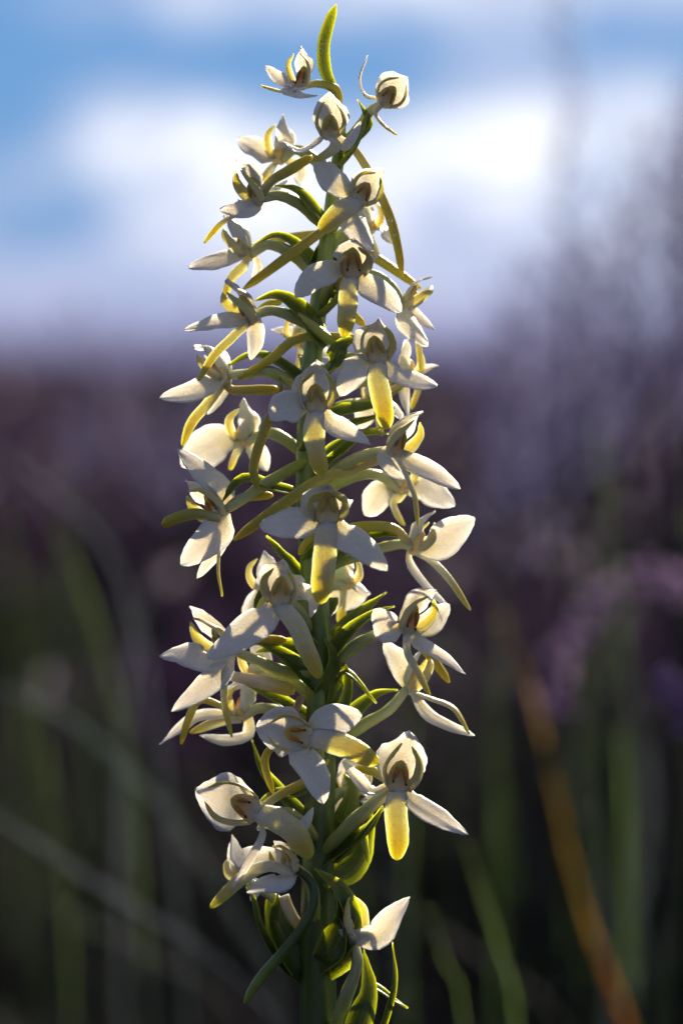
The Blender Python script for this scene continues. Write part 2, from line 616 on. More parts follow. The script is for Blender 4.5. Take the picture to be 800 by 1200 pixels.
def place_heather(x, y, v, sc, text=None):
    e = empty('heather_bush', (x, y, ground_z(x, y)))
    e.rotation_euler = (0, 0, HR.uniform(0, 6.28))
    e.scale = (sc, sc, sc)
    label(e, text or HL[v], 'heather', text and 'heather bushes added out of view for shade' or 'heather bushes behind the orchid: %s' % ('low', 'tall', 'short', 'green', 'leafy')[v])
    for nm, me in zip(('woody_stems', 'foliage', 'blossom', 'glint_florets'), HV[v]):
        if not len(me.vertices):
            continue
        o = bpy.data.objects.new(nm, me)
        COL.objects.link(o)
        o.parent = e
        o['kind'] = 'stuff'


y = 0.50
while y < 9:
    wid = 0.30 * (y + 0.55) + 0.30
    n = max(4, int(2 * wid / ((0.16 if y < 0.9 else 0.24) + 0.035 * y)))
    for i in range(n):
        x = -wid + 2 * wid * (i + HR.uniform(0.1, 0.9)) / n
        yy = y + HR.uniform(-.06, .06) * (1 + y)
        # tops stay about level with the lens
        top = 0.09 + 0.165 * min(1.0, max(0, (yy - 0.45) / 1.5)) + HR.uniform(-.03, .03) * (1 + 0.55 * yy)
        v = HR.choice((4,) if y < 0.95 else (0, 1, 2, 3, 0, 2))
        hh = (0.24, 0.30, 0.20, 0.27, 0.22)[v]
        place_heather(x, yy, v, max(0.3, (top - ground_z(x, yy)) / hh))
    y += 0.16 + 0.11 * y


# leafy bushes added out of view around the orchid to block low sky light
for x, y, v, h in ((-0.44, 0.02, 4, 0.28), (0.44, -0.04, 4, 0.27), (-0.36, -0.24, 4, 0.26), (0.36, -0.28, 4, 0.24), (0.0, -0.95, 4, 0.26), (-0.3, -0.7, 1, 0.3), (0.32, -0.72, 4, 0.28)):
    place_heather(x, y, v, h / (0.24, 0.30, 0.20, 0.27, 0.22)[v], 'leafy heather bush added out of view to shade the orchid')


# ------------------------------------------------------------------ fine grass nobody could count
def grass_stuff():
    rn = random.Random(4)
    v, f = [], []
    for i in range(9000):
        y = 0.14 + 3.2 * rn.random() ** 1.6
        x = rn.uniform(-1, 1) * (0.22 * (y + 0.55) + 0.28)
        if y < 0.3 and abs(x) < 0.02:
            continue
        h = rn.uniform(0.05, 0.17) * (0.75 + 0.2 * y)
        a = rn.uniform(0, 6.28)
        ln = Vector((math.cos(a), math.sin(a), 0)) * h * rn.uniform(0.1, 0.75)
        b0 = Vector((x, y, ground_z(x, y) - 0.004))
        w = rn.uniform(0.0008, 0.0018)
        sd = Vector((rn.uniform(-1, 1), rn.uniform(-1, 1), 0)).normalized() * w
        q = len(v)
        for k in range(4):
            t = k / 3
            p = b0 + Vector((0, 0, h * (t - 0.25 * t * t))) + ln * t * t
            v += [p - sd * (1 - 0.9 * t), p + sd * (1 - 0.9 * t)]
            if k:
                f.append((q + 2 * k - 2, q + 2 * k - 1, q + 2 * k + 1, q + 2 * k))
    o = mesh_obj('grass', v, f, 'grass_fine', None)
    label(o, 'fine short grass growing between the heather bushes', 'grass', kind='stuff')


grass_stuff()


# ------------------------------------------------------------------ tall blades and stalks that can be told apart behind the orchid
def ground_drop(p, lean=(0, 0)):
    q = Vector((p.x + lean[0], p.y + lean[1], 0))
    q.z = ground_z(q.x, q.y) - 0.004
    return q


def grass_blade(pts, d, w, mat, text, foot=(0.0, 0.0), group=None):
    """pts from tip to lowest visible point (photograph pixels), at d pixels behind the orchid"""
    ps = [P(x, y, -d) for x, y in pts]
    ps.append(ground_drop(ps[-1], foot))
    ps.reverse()
    o = blade('grass_stalk', ps, w, Vector((RND.uniform(-.5, .5), -1, .25)), mat, None, prof='grass', cup=.2, thick=2.5, n=18, m=5, wave=.02)
    label(o, text, 'stalk', group)
    return o


G1 = 'rust coloured blades to the right'
grass_blade([(575, 700), (612, 780), (640, 880), (664, 1000), (700, 1120), (735, 1210)], 2500, 13, 'grass_rust',
            'broad rust and yellow grass blade arching up right of the spike', (0.01, 0))
grass_blade([(545, 985), (568, 1060), (590, 1130), (604, 1210)], 1700, 10, 'grass_green', 'short yellow-green blade leaning left beside the rust blade', (0.005, 0))
grass_blade([(500, 1060), (522, 1130), (545, 1210)], 1600, 8, 'grass_green', 'thin dull green blade low beside the lowest flower', (0.005, 0))
grass_blade([(650, 1140), (644, 1175), (638, 1215)], 900, 6, 'grass_green', 'tiny upright green blade tip low beside the rust blade', (0, 0))
grass_blade([(682, 420), (700, 500), (716, 620), (728, 800), (735, 1200)], 3200, 13, 'grass_green', 'tall olive stalk rising in front of the skyline right of the spike')
grass_blade([(742, 900), (758, 1020), (770, 1200)], 1900, 13, 'grass_green', 'dull green blade standing behind the rust blade')
grass_blade([(806, 900), (798, 1040), (784, 1210)], 1500, 13, 'grass_green', 'bright green blade beyond the rust blade and the heather sprig', (-0.005, 0))
grass_blade([(-30, 500), (40, 560), (110, 620), (150, 700), (190, 900), (220, 1200)], 2800, 12, 'grass_mauve', 'mauve dry blade bending away from the spike at mid height')
grass_blade([(-40, 790), (60, 830), (140, 890), (210, 970), (280, 1080), (340, 1210)], 2400, 14, 'grass_dry', 'pale dry blade arching away from the foot of the stem')
grass_blade([(-40, 930), (60, 1000), (150, 1060), (230, 1110), (300, 1170), (340, 1230)], 2000, 12, 'grass_mauve', 'low mauve-grey blade arching just above the ground')
grass_blade([(60, 610), (95, 680), (120, 760), (150, 900), (170, 1200)], 3000, 12, 'grass_green', 'mossy green blade rising to mid height beside a mauve stalk')
grass_blade([(185, 660), (160, 740), (150, 830), (140, 1000), (140, 1200)], 3000, 13, 'grass_mauve', 'greyish mauve stalk leaning towards the spike')
GR = random.Random(77)
for i in range(34):     # a thin scatter of further upright blades
    px = GR.uniform(-60, 860)
    d_ = GR.uniform(2600, 5200)
    top = GR.uniform(430, 900)
    ln = GR.uniform(-70, 70)
    grass_blade([(px + ln, top), (px + ln * .55, top + 120), (px + ln * .2, top + 300)], d_, GR.uniform(5, 10), GR.choice(('grass_green', 'grass_green', 'grass_mauve')),
                'slender blurred grass blade standing up among the heather', (0, 0), 'slender grass blades among the heather')


def moor_stalk(px_top, py_top, d, lean):
    """thin flowering grass stalk with a feathery mauve head"""
    top = P(px_top, py_top, -d)
    foot = ground_drop(top, (lean, RND.uniform(-.02, .02)))
    e = empty('moor_grass_stalk', foot)
    label(e, 'thin flowering grass stalk with feathery mauve head against the sky', 'grass stalk', 'flowering grass stalks against the sky')
    mid = foot.lerp(top, 0.55) + Vector((-lean * 0.25, 0, 0))
    sp, ts = spline([foot, mid, top], 40)
    tube('stalk', [foot, mid, top], 3.2, 'grass_mauve', e, prof=((0, 1.2), (.6, .8), (1, .3)), n=16, m=6)
    v, f = [], []
    rn = random.Random(px_top * 7 + py_top)
    for p, t in zip(sp, ts):
        if t < 0.74:
            continue
        for k in range(2):
            dr = Vector((rn.uniform(-.6, .6), rn.uniform(-.6, .6), rn.uniform(.4, 1.2))).normalized()
            L = rn.uniform(0.006, 0.02) * (1.25 - t) * 1.7
            sd = dr.orthogonal().normalized() * 0.0009
            c = p + dr * L
            q = len(v)
            v += [p, c + sd, c + dr * 0.004, c - sd]
            f.append((q, q + 1, q + 2, q + 3))
    mesh_obj('seed_head', v, f, 'grass_head', e, smooth=False)['kind'] = 'stuff'
    return e


MR = random.Random(31)
stalks = [(655, -25, 4200, .02), (668, 20, 4400, .01)]
for i in range(58):
    q = MR.random() ** 0.8
    stalks.append((int(870 - 300 * q), int(60 + 330 * q ** 0.7 + MR.uniform(-60, 60)), int(MR.uniform(3000, 6000)), MR.uniform(-.02, .03)))
for i in range(9):
    stalks.append((int(MR.uniform(-40, 330)), int(MR.uniform(355, 420)), int(MR.uniform(4500, 7500)), MR.uniform(-.02, .02)))
for a in stalks:
    moor_stalk(*a)


def heather_sprig(pts, d, n, text, wid=.0075, start=.7):
    ps = [P(x, y, -d) for x, y in pts]
    ps.append(ground_drop(ps[-1], (0.01, 0)))
    ps.reverse()
    e = empty('heather_sprig', ps[0])
    label(e, text, 'heather sprig')
    tube('stem', ps, 3.5, 'heather_wood', e, prof=((0, 1.2), (1, .5)), n=20, m=6)
    sp, ts = spline(ps, 160)
    rn = random.Random(n)
    v, f = [], []
    for p, t in zip(sp, ts):
        if t < start:
            continue
        for k in range(n):
            dr = Vector((rn.gauss(0, 1), rn.gauss(0, 1), rn.gauss(0, 1))).normalized()
            sd = dr.orthogonal().normalized()
            s2 = dr.cross(sd)
            c0 = p + dr * rn.uniform(.4, 1) * wid
            w = 0.0016
            q = len(v)
            v += [p + dr * 0.0015, c0 + sd * w, c0 + s2 * w, c0 - sd * w, c0 - s2 * w]
            f += [(q, q + 1, q + 2), (q, q + 2, q + 3), (q, q + 3, q + 4), (q, q + 4, q + 1)]
    mesh_obj('blossom', v, f, 'sprig_bell', e, smooth=False)['kind'] = 'stuff'


heather_sprig([(800, 690), (770, 672), (735, 682), (695, 720), (655, 780), (640, 860), (640, 1000), (650, 1200)], 3000, 2, 'purple heather sprig arching over to the right beside the rust blade')
heather_sprig([(783, 802), (790, 812), (800, 822), (808, 860), (815, 1000), (820, 1200)], 1500, 5, 'small pink heather sprig tip at the right edge', .005, .93)


def shade_tuft(x, y, n, h, wid, text):
    """broad bladed tuft added out of view, up-sun of the spike, to shade the lowest flowers"""
    e = empty('shade_tuft', (x, y, ground_z(x, y)))
    label(e, text, 'shade tuft')
    rn = random.Random(9)
    for i in range(n):
        o = (i - (n - 1) / 2) / max(1, n - 1) * wid
        hh = h * rn.uniform(0.95, 1.0) * (1 - 0.1 * abs(o) / wid)
        foot = Vector((x + o * 0.4, y + rn.uniform(-.004, .004), ground_z(x, y) - 0.003))
        top = Vector((x + o, y + rn.uniform(-.01, .01), hh))
        blade('leaf_blade', [foot, foot.lerp(top, .5) + Vector((o * .2, 0, 0)), top], 46, Vector((rn.uniform(-.3, .3), -1, .2)), 'grass_green', e,
              prof='grass', cup=.2, thick=3, n=14, m=5)


shade_tuft(0.1165, 0.36, 12, 0.442, 0.034, 'tall broad-bladed grass tuft added out of view to shade the lowest flowers')  # unseen tuft, placed only for the shade it casts


# ------------------------------------------------------------------ the orchid
STEM = [(374, 1300), (373, 1200), (372, 1100), (373, 1000), (376, 900), (375, 800), (370, 700), (362, 600), (361, 500),
        (368, 400), (381, 300), (391, 220), (399, 160), (396, 118), (386, 100)]


def stem_x(y):
    for (x0, y0), (x1, y1) in zip(STEM, STEM[1:]):
        if y1 <= y <= y0:
            return x0 + (x1 - x0) * (y0 - y) / (y0 - y1)
    return STEM[-1][0] if y < 100 else STEM[0][0]


base = P(374, 1200)
ground_pt = Vector((base.x, base.y, 0.0))
orchid = empty('butterfly_orchid', ground_pt)
label(orchid, 'tall in-focus orchid spike with white winged flowers and yellow-green lips', 'orchid')
pts = [ground_pt + Vector((0, 0, -0.006)), ground_pt + Vector((0, 0, 0.06))] + [P(x, y) for x, y in STEM]
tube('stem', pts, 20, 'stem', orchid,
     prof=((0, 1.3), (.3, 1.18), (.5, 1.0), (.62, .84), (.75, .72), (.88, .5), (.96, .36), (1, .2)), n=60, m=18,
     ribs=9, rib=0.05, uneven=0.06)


def flower(c, az=0.0, el=0.0, roll=0.0, s=1.0, LL=None, LR=None, lip=None, spur=None, ov=None, bract=None,
           dors=None, dw=44, pet=True, nL=None, nR=None, wL=30, wR=30, wlip=25, wspur=6.2, nlip=None, node=None,
           hood=1.0, pw=14, oval=7.5, dark=0.0, ndors=None, dprof='hood', lipcup=-0.16, bw=28, spurmat='spur'):
    az, el, roll = math.radians(az), math.radians(el), math.radians(roll)
    cx, cy, cd_ = c
    f3 = Vector((math.sin(az) * math.cos(el), math.sin(el), math.cos(az) * math.cos(el)))
    u0 = Vector((0, 1, 0)) - f3 * f3.y
    if u0.length < 1e-3:
        u0 = Vector((0, 1, 0))
    u0.normalize()
    r0 = u0.cross(f3)
    u3 = u0 * math.cos(roll) - r0 * math.sin(roll)
    r3 = u3.cross(f3)
    f, u, r = V(*f3), V(*u3), V(*r3)
    C = P(*c)

    def L(a, b, e):
        return C + (r * a + u * b + f * e) * (K * s)

    def Q(p):
        return P(p[0], p[1], cd_ + (p[2] if len(p) > 2 else 0))

    # the flower's own mesh is its column (the fused centre)
    rings = [(-7, 7, 4, -1), (-1, 13, 6, -2), (6, 13, 6.5, -4), (13, 11.5, 6, -5), (20, 9.5, 5, -6), (26, 6, 3.5, -6), (29, 1.5, 1.5, -6)]
    m = 14
    verts, tv, sv, faces = [], [], [], []
    for i, (h, w, dp, fo) in enumerate(rings):
        for j in range(m):
            a = 2 * math.pi * j / m
            xx, ff = math.sin(a) * w, math.cos(a) * dp
            if ff > 0:                        # hollowed front between the two anther cells
                ff -= 3.5 * math.exp(-(xx / 4.0) ** 2) * (1 if 0 < i < 5 else 0)
            verts.append(L(xx, h, fo + ff))
            tv.append(i / 6)
            sv.append(math.sin(a))
    for i in range(len(rings) - 1):
        for j in range(m):
            k = (j + 1) % m
            faces.append((i * m + j, i * m + k, (i + 1) * m + k, (i + 1) * m + j))
    faces.append(tuple(reversed(range(m))))
    faces.append(tuple(range((len(rings) - 1) * m, len(rings) * m)))
    fl = mesh_obj('flower', verts, faces, 'column', orchid, tv, sv)
    pm = 'pollen' if RND.random() < 0.45 else 'pollen_pale'
    pr = RND.uniform(2.6, 3.4)
    for g in (-1, 1):
        po = tube('pollinium', [L(g * 4.0, 23, -2.5), L(g * 5.2, 15, 0.2), L(g * 6.8, 6, 2)], pr * s, pm, fl,
                  prof=((0, .3), (.25, 1), (.7, .8), (1, .3)), n=8, m=8)
        if pm == 'pollen':
            tube('sticky_disc', [L(g * 7, 5, 2.2), L(g * 7.4, 3.2, 4.2)], 1.2 * s, 'dark_tip', fl, n=4, m=6)
    jit = lambda q: RND.uniform(-q, q)
    # hood: dorsal sepal above two narrow petals
    D = hood
    if dors is None:
        dp = [L(0, 4, -9), L(jit(2), 24 * D, -11), L(jit(2), 41 * D, -6), L(jit(3), (56 + jit(4)) * D, 5 + jit(7))]
    else:
        dp = [L(0, 4, -8)] + [Q(p) for p in dors]
    nd = V(*ndors) if ndors else f + u * 0.001
    blade('dorsal_sepal', dp, dw * 1.02 * s, nd, 'sepal', fl, prof=dprof, cup=0.11 + jit(.06), twist=jit(.4), wave=0.14)
    if pet:
        for g in (-1, 1):
            blade('petal', [L(g * 12, 0, -3), L(g * 19, 14 * D, 2), L(g * (17 + jit(2)), 30 * D, 7), L(g * (6 + jit(4)), 43 * D, 9)],
                  pw * 0.86 * s, f * 0.42 + r * (-g * 0.9), 'petal', fl, prof='falcate', cup=0.15, thick=2.2, m=7)
    # spreading lateral sepals
    for g, tr, wd, nh in ((-1, LL, wL, nL), (1, LR, wR, nR)):
        if tr is None:
            continue
        b0 = L(g * 8, 1, -7)
        nv = V(*nh) if nh else f * 0.45 + V(jit(.15), 0.55, 0.75)
        blade('lateral_sepal', [b0] + [Q(p) for p in tr], wd * RND.uniform(1.0, 1.2), nv, 'sepal', fl, cup=jit(.09) + 0.10, twist=jit(.6), wave=0.10, fold=jit(.1))
    if lip is not None:
        nv = V(*nlip) if nlip else f * 0.6 + V(0, 0.25, 0.7)
        blade('lip', [L(0, -3, 1)] + [Q(p) for p in lip], wlip * RND.uniform(.86, 1.0), nv, 'lip', fl, prof='tongue', cup=lipcup, thick=3.6,
              wave=0.03, twist=jit(.25))
    if spur is not None:
        tube('spur', [L(0, -2, -4)] + [Q(p) for p in spur], wspur * 0.9, spurmat, fl,
             prof=((0, .8), (.3, .9), (.7, 1.05), (.93, .85), (1, .25)), flat=0.85)
    # ovary running back to the stem
    if node is None:
        ny = cy + 46
        node = (stem_x(ny), ny)
    ns = P(node[0], node[1], 0 if len(node) < 3 else node[2])
    st = L(0, 0, -7)
    if ov is None:
        mid = st.lerp(ns, 0.5) + V(0, 1, 0) * (12 * K) - f * (6 * K)
        op = [st, mid, ns]
    else:
        op = [st] + [P(p[0], p[1], p[2] if len(p) > 2 else cd_ * 0.5) for p in ov] + [ns]
    tube('ovary', op, oval * 0.86, 'ovary', fl, prof=((0, .75), (.2, .9), (.55, 1.1), (.85, 1.0), (1, .8)), ribs=6, rib=0.09, twist=3.0, n=22, m=18)
    # the green bract that subtends the flower: a part of the plant
    if bract is not False:
        if bract is None:
            a = ns + V(0, -1, 0) * (9 * K)
            b = st.lerp(ns, 0.45) + V(jit(3), -10, jit(4)) * K
            e = st + (-f * 8 + V(jit(8), -16 + jit(6), -6)) * K
            bp = [a, b, e]
        else:
            bp = [P(p[0], p[1], p[2] if len(p) > 2 else cd_ * 0.5) for p in bract]
        blade('bract', bp, bw, V(jit(.3), 0.75, 0.55), 'bract', orchid, prof='lance', cup=0.24, thick=3.4, wave=0.04, twist=jit(.5))
    return fl


# each flower: where its mouth sits (photograph pixels, depth), which way it faces, and how its wings, lip and spur lie
# --- top of the spike
flower((352, 100, 12), az=-42, el=2, s=0.8, hood=1.05, dw=34, pw=13,
       LL=[(330, 94, 6), (311, 77, 4)], wL=15, LR=[(338, 108, 14), (352, 113, 22), (372, 112, 14)], wR=17, nR=(0, .8, .6),
       lip=[(332, 107, 8), (318, 104, 12), (305, 100, 16)], wlip=8, nlip=(0, .9, .4),
       spur=[(376, 98, -6), (393, 103, -8), (400, 119, -6)], wspur=4.6, ov=[(370, 98, 4), (382, 100, 2)], node=(389, 104), oval=5, bract=False)
blade('bract', [P(388, 100, 0), P(380, 80, 2), P(379, 52, 4), P(386, 24, 2), P(394, 5, 0)], 17, V(.1, .1, 1), 'bract', orchid, prof='strap', cup=.12)
flower((450, 119, 22), az=22, el=4, roll=-40, s=0.86, hood=0.84, dw=54, pw=9,
       LL=[(428, 112, 2), (421, 92, 6), (431, 65, 4)], wL=8, nL=(1, 0, .35), LR=None,
       lip=[(440, 132, 6), (449, 146, 10), (465, 158, 8)], wlip=9, nlip=(.8, .5, .4),
       spur=None, ov=[(432, 132, 8), (424, 146, 4)], node=(403, 168), oval=7,
       bract=[(404, 176, 2), (425, 158, 8), (432, 145, 14), (419, 116, 14)], bw=14)
flower((387, 158, 52), az=4, el=4, s=0.86, hood=1.0, dw=48, pw=12,
       LL=[(368, 170, 4), (350, 177, 8), (330, 165, 8)], wL=15, nL=(.1, .9, .4), LR=[(405, 170, 4), (414, 160, 10), (422, 142, 8)], wR=15, nR=(-.7, .1, .7),
       lip=[(394, 168, 10), (384, 178, 18), (366, 189, 24)], wlip=17, nlip=(.2, .8, .5),
       spur=[(412, 172, -30), (434, 205, -48), (455, 250, -52), (466, 290, -50), (471, 324, -48)], wspur=6, node=(398, 186), oval=7,
       bract=[(396, 196, 5), (415, 172, 26), (424, 152, 34), (430, 133, 32)], bw=20)
# --- left, facing left
flower((300, 236, 42), az=-58, el=-24, s=0.95, hood=1.0, dw=34, pw=17,
       LL=[(285, 244, 10), (258, 246, 4)], wL=26, nL=(0, .55, .8), LR=[(322, 222, -22), (338, 210, -40)], wR=12,
       lip=[(286, 248, 6), (262, 259, 10), (239, 285, 12)], wlip=9, nlip=(.6, .7, .1),
       spur=[(316, 214, 2), (338, 200, -4), (366, 183, -10)], wspur=7,
       ov=[(325, 229, 30), (350, 238, 18)], node=(380, 266, 8), bract=[(384, 272, 8), (362, 240, 22), (345, 222, 30), (322, 217, 32)], bw=22)
flower((326, 186, -48), az=-135, el=14, s=0.95, hood=0.95, dw=34,
       LL=[(350, 200, 0), (352, 218, 4)], wL=22, LR=[(308, 180, 6), (279, 162, 8)], wR=30, nR=(0, .55, .8),
       lip=[(314, 200, -10), (305, 212, -14)], wlip=22, ov=[(350, 176, -30)], node=(392, 205, -8), bract=False)
flower((421, 233, 62), az=28, el=8, roll=-40, s=0.92, hood=0.88, dw=46, pw=13,
       LL=[(398, 218, -2), (384, 205, 0), (369, 186, 0)], wL=29, nL=(.2, .2, 1), LR=[(412, 252, 4), (420, 272, 4), (437, 293, 2)], wR=25, nR=(-.2, .3, 1),
       lip=[(404, 243, 14), (391, 256, 18), (374, 270, 20)], wlip=28, nlip=(.5, .5, .6),
       spur=[(400, 258, -46), (372, 275, -50), (330, 306, -52), (285, 339, -54)], wspur=6.6, node=(386, 276), bract=False)
blade('bract', [P(394, 262, 10), P(410, 246, 20), P(430, 236, 26), P(446, 226, 28)], 16, V(0, .8, .5), 'bract', orchid, prof='lance', cup=.2)
# --- second tier
flower((288, 300, -14), az=-116, el=-24, s=1.0, hood=0.95, dw=40,
       LL=[(303, 312, -14), (296, 330, -18)], wL=16, LR=[(270, 302, 8), (245, 308, 12), (221, 314, 14)], wR=30, nR=(0, .7, .7),
       lip=[(284, 312, -4), (270, 326, -8), (262, 350, -10)], wlip=16, spur=[(330, 280, -16), (395, 276, -30), (440, 302, -34), (493, 338, -34)], wspur=6.6,
       ov=[(312, 287, -8), (340, 296, -4)], node=(378, 332, 0), bract=[(380, 322, -2), (352, 292, -6), (325, 276, -8), (296, 287, -10)], bw=20)
flower((413, 320, 66), az=16, el=-12, s=1.0, hood=0.72, dw=52, pw=18, ndors=(0, -.9, .4),
       LL=[(392, 316, 2), (368, 326, 6), (346, 348, 4)], wL=30, nL=(0, .3, 1), LR=[(428, 334, -2), (448, 346, 0), (470, 366, -4)], wR=31, nR=(0, .35, 1),
       lip=[(409, 340, 6), (407, 368, 6), (403, 396, 2)], wlip=25, nlip=(0, .1, 1),
       spur=[(396, 330, -40), (412, 366, -55), (428, 382, -58)], node=(374, 362))
flower((476, 360, -8), az=102, el=-38, s=0.95, hood=0.95, dw=22, pw=17,
       LL=[(474, 376, 10), (485, 390, 14), (501, 406, 14)], wL=22, nL=(-.3, .3, 1), LR=[(490, 372, -6), (509, 386, -8)], wR=15,
       lip=[(486, 376, 2), (490, 400, 0), (494, 436, -4)], wlip=10, spur=None, ov=[(458, 336, 0), (432, 322, 2)], node=(384, 336),
       bract=[(384, 348, 0), (440, 330, -10), (468, 345, -10)], bw=16)
flower((292, 374, 34), az=-66, el=-34, s=1.0, hood=0.98, dw=32, pw=17,
       LL=[(272, 376, 8), (248, 380, 12), (216, 386, 12)], wL=25, nL=(.1, .6, .8), LR=[(299, 388, -4), (298, 405, -6), (294, 422, -8)], wR=20, nR=(.4, .1, 1),
       lip=[(272, 396, 4), (252, 416, 6), (232, 447, 4)], wlip=13, nlip=(.7, .5, .5),
       spur=[(310, 360, -20), (330, 352, -40)], ov=[(318, 364, 30), (350, 374, 22)], node=(392, 402, 14),
       bract=[(380, 408, 12), (352, 366, 22), (325, 347, 26), (298, 352, 26)], bw=34)
# --- third tier
flower((262, 444, 6), az=-116, el=-34, s=1.02, hood=0.92, dw=38,
       LL=[(258, 466, -10), (243, 486, -14)], wL=17, LR=[(245, 452, 10), (220, 462, 14), (187, 466, 12)], wR=29, nR=(0, .5, .9),
       lip=[(246, 470, -2), (226, 494, -4), (214, 523, -6)], wlip=15, nlip=(.6, .4, .7), spur=[(270, 456, -4), (300, 457, -6), (327, 456, -8)], wspur=6.6,
       ov=[(290, 438, 4), (318, 436, 4)], node=(366, 462, 0), bract=[(366, 455, -2), (325, 424, 0), (295, 416, 0), (264, 430, 2)], bw=20)
flower((443, 420, 66), az=20, el=16, s=1.02, hood=0.84, dw=46, pw=17,
       LL=[(420, 428, 2), (408, 446, 4), (398, 464, 2)], wL=32, nL=(-.2, .2, 1), LR=[(464, 440, 0), (488, 447, 2), (512, 452, -4)], wR=26, nR=(0, .6, .8),
       lip=[(442, 442, 8), (448, 470, 8), (453, 503, 2)], wlip=25, nlip=(0, .1, 1),
       spur=[(420, 398, -48), (352, 396, -56), (318, 420, -56), (279, 445, -58)], wspur=6.2, node=(372, 440),
       bract=[(372, 452, 6), (392, 425, 30), (406, 402, 34), (440, 396, 36)], bw=30)
flower((371, 478, 78), az=10, el=10, s=1.02, hood=0.92, dw=48, pw=17,
       LL=[(350, 476, 2), (332, 478, 4), (316, 492, 0)], wL=34, nL=(-.1, .1, 1), LR=[(388, 496, 0), (410, 508, 2), (434, 521, 0)], wR=24, nR=(0, .45, .9),
       lip=[(367, 500, 8), (370, 526, 8), (378, 558, 2)], wlip=27, nlip=(0, .1, 1),
       spur=[(345, 472, -34), (322, 480, -30), (306, 515, -26), (297, 548, -22), (302, 574, -18)], wspur=6.4, node=(362, 520))
flower((482, 442, -60), az=126, el=10, s=0.95, hood=0.8, dw=28,
       LL=[(492, 436, 8), (513, 428, 8)], wL=14, LR=[(474, 468, 4), (478, 490, 2)], wR=17, lip=[(490, 456, 0), (482, 480, -4)], wlip=14,
       spur=[(440, 470, 20), (400, 478, 40)], node=(364, 478, -6), bract=[(364, 490, 0), (400, 482, 0), (440, 474, -8), (470, 455, -20)], bw=22)
flower((284, 516, -44), az=-138, el=12, s=1.05, hood=0.8, dw=30,
       LL=[(300, 530, 2), (314, 552, 2)], wL=22, LR=[(262, 518, 8), (238, 528, 10), (212, 546, 10)], wR=46, nR=(.1, .4, .9),
       lip=[(276, 530, 0), (268, 550, -4)], wlip=24, ov=[(320, 508, -24)], node=(362, 536, -4), bract=False)
# --- fourth tier
flower((463, 530, 56), az=46, el=-24, roll=-16, s=1.02, hood=1.0, dw=34, pw=17,
       LL=[(448, 534, 6), (460, 552, 8), (476, 562, 8)], wL=15, nL=(-.3, .3, .9), LR=[(484, 544, -4), (510, 556, -2), (539, 573, -4)], wR=26, nR=(-.1, .6, .8),
       lip=[(474, 552, 10), (486, 580, 10), (490, 617, 4)], wlip=14, nlip=(.9, .2, .4),
       spur=[(420, 548, -26), (378, 560, -14), (330, 592, -2), (274, 633, 4)], wspur=7.4,
       ov=[(432, 532, 46), (402, 546, 32)], node=(362, 580, 14), bract=[(366, 560, 6), (400, 530, 28), (425, 510, 36), (455, 508, 44)], bw=22)
left_fl = flower((256, 602, 34), az=-46, el=-24, roll=44, s=1.02, hood=0.98, dw=34, pw=19,
       LL=[(262, 578, -4), (240, 556, -2), (208, 526, 2)], wL=29, nL=(.5, .3, .8), LR=[(254, 622, 12), (236, 640, 14), (212, 662, 14)], wR=34, nR=(.4, .2, 1),
       lip=[(257, 640, 2), (256, 670, 0), (261, 699, -2)], wlip=8, nlip=(1, .1, .3),
       spur=[(282, 584, -6), (320, 580, -16)], ov=[(280, 588, 32), (310, 568, 24)], node=(358, 540, 10),
       bract=[(358, 580, 8), (320, 572, 22), (285, 562, 28), (256, 592, 30)], bw=22)
blade('lateral_sepal', [P(264, 606, 22), P(256, 640, 20), P(231, 678, 16)], 19, V(.3, .2, 1), 'sepal', left_fl, cup=.1)
tube('spur', [P(258, 608, 40), P(230, 602, 46), P(205, 608, 50), P(190, 616, 50)], 7, 'spur', left_fl, prof=((0, .8), (.6, 1), (.92, .9), (1, .3)))
flower((472, 572, -42), az=138, el=12, s=1.0, hood=0.8, dw=30,
       LL=[(495, 572, 8), (512, 580, 8), (533, 592, 6)], wL=36, nL=(0, .5, .9), LR=[(446, 578, 4), (438, 590, 4), (427, 604, 2)], wR=30, nR=(-.2, .2, 1),
       lip=[(462, 588, 2), (466, 602, 0), (474, 616, -2)], wlip=16, ov=[(440, 556, -30), (404, 562, -14)], node=(362, 590, -4), bract=False)
flower((384, 608, 84), az=2, el=6, s=1.12, hood=0.62, dw=52, pw=19, ndors=(0, -.6, .8),
       LL=[(362, 612, 0), (335, 614, 4), (304, 617, -2)], wL=36, nL=(0, .2, 1), LR=[(400, 626, 0), (426, 642, 2), (454, 669, -2)], wR=34, nR=(0, .3, 1),
       lip=[(381, 632, 6), (380, 668, 6), (375, 708, 2)], wlip=30, nlip=(0, .05, 1), node=(362, 645), spur=[(372, 620, -40), (350, 650, -62)])
flower((488, 644, -8), az=122, el=-20, s=1.0, hood=0.85, dw=26,
       LL=[(510, 640, 10), (532, 622, 12), (556, 607, 12)], wL=38, nL=(.1, .3, 1), LR=[(480, 662, -8), (502, 690, -12), (526, 712, -12)], wR=13,
       lip=[(506, 656, 8), (530, 682, 10), (551, 715, 8)], wlip=16, nlip=(.6, .5, .6), spur=[(462, 620, 4), (430, 617, 10), (404, 619, 14)], wspur=7,
       ov=[(465, 638, -8), (420, 650, -6)], node=(366, 672, 0), bract=[(366, 682, 4), (410, 640, 6), (450, 626, -2), (480, 632, -8)], bw=22)
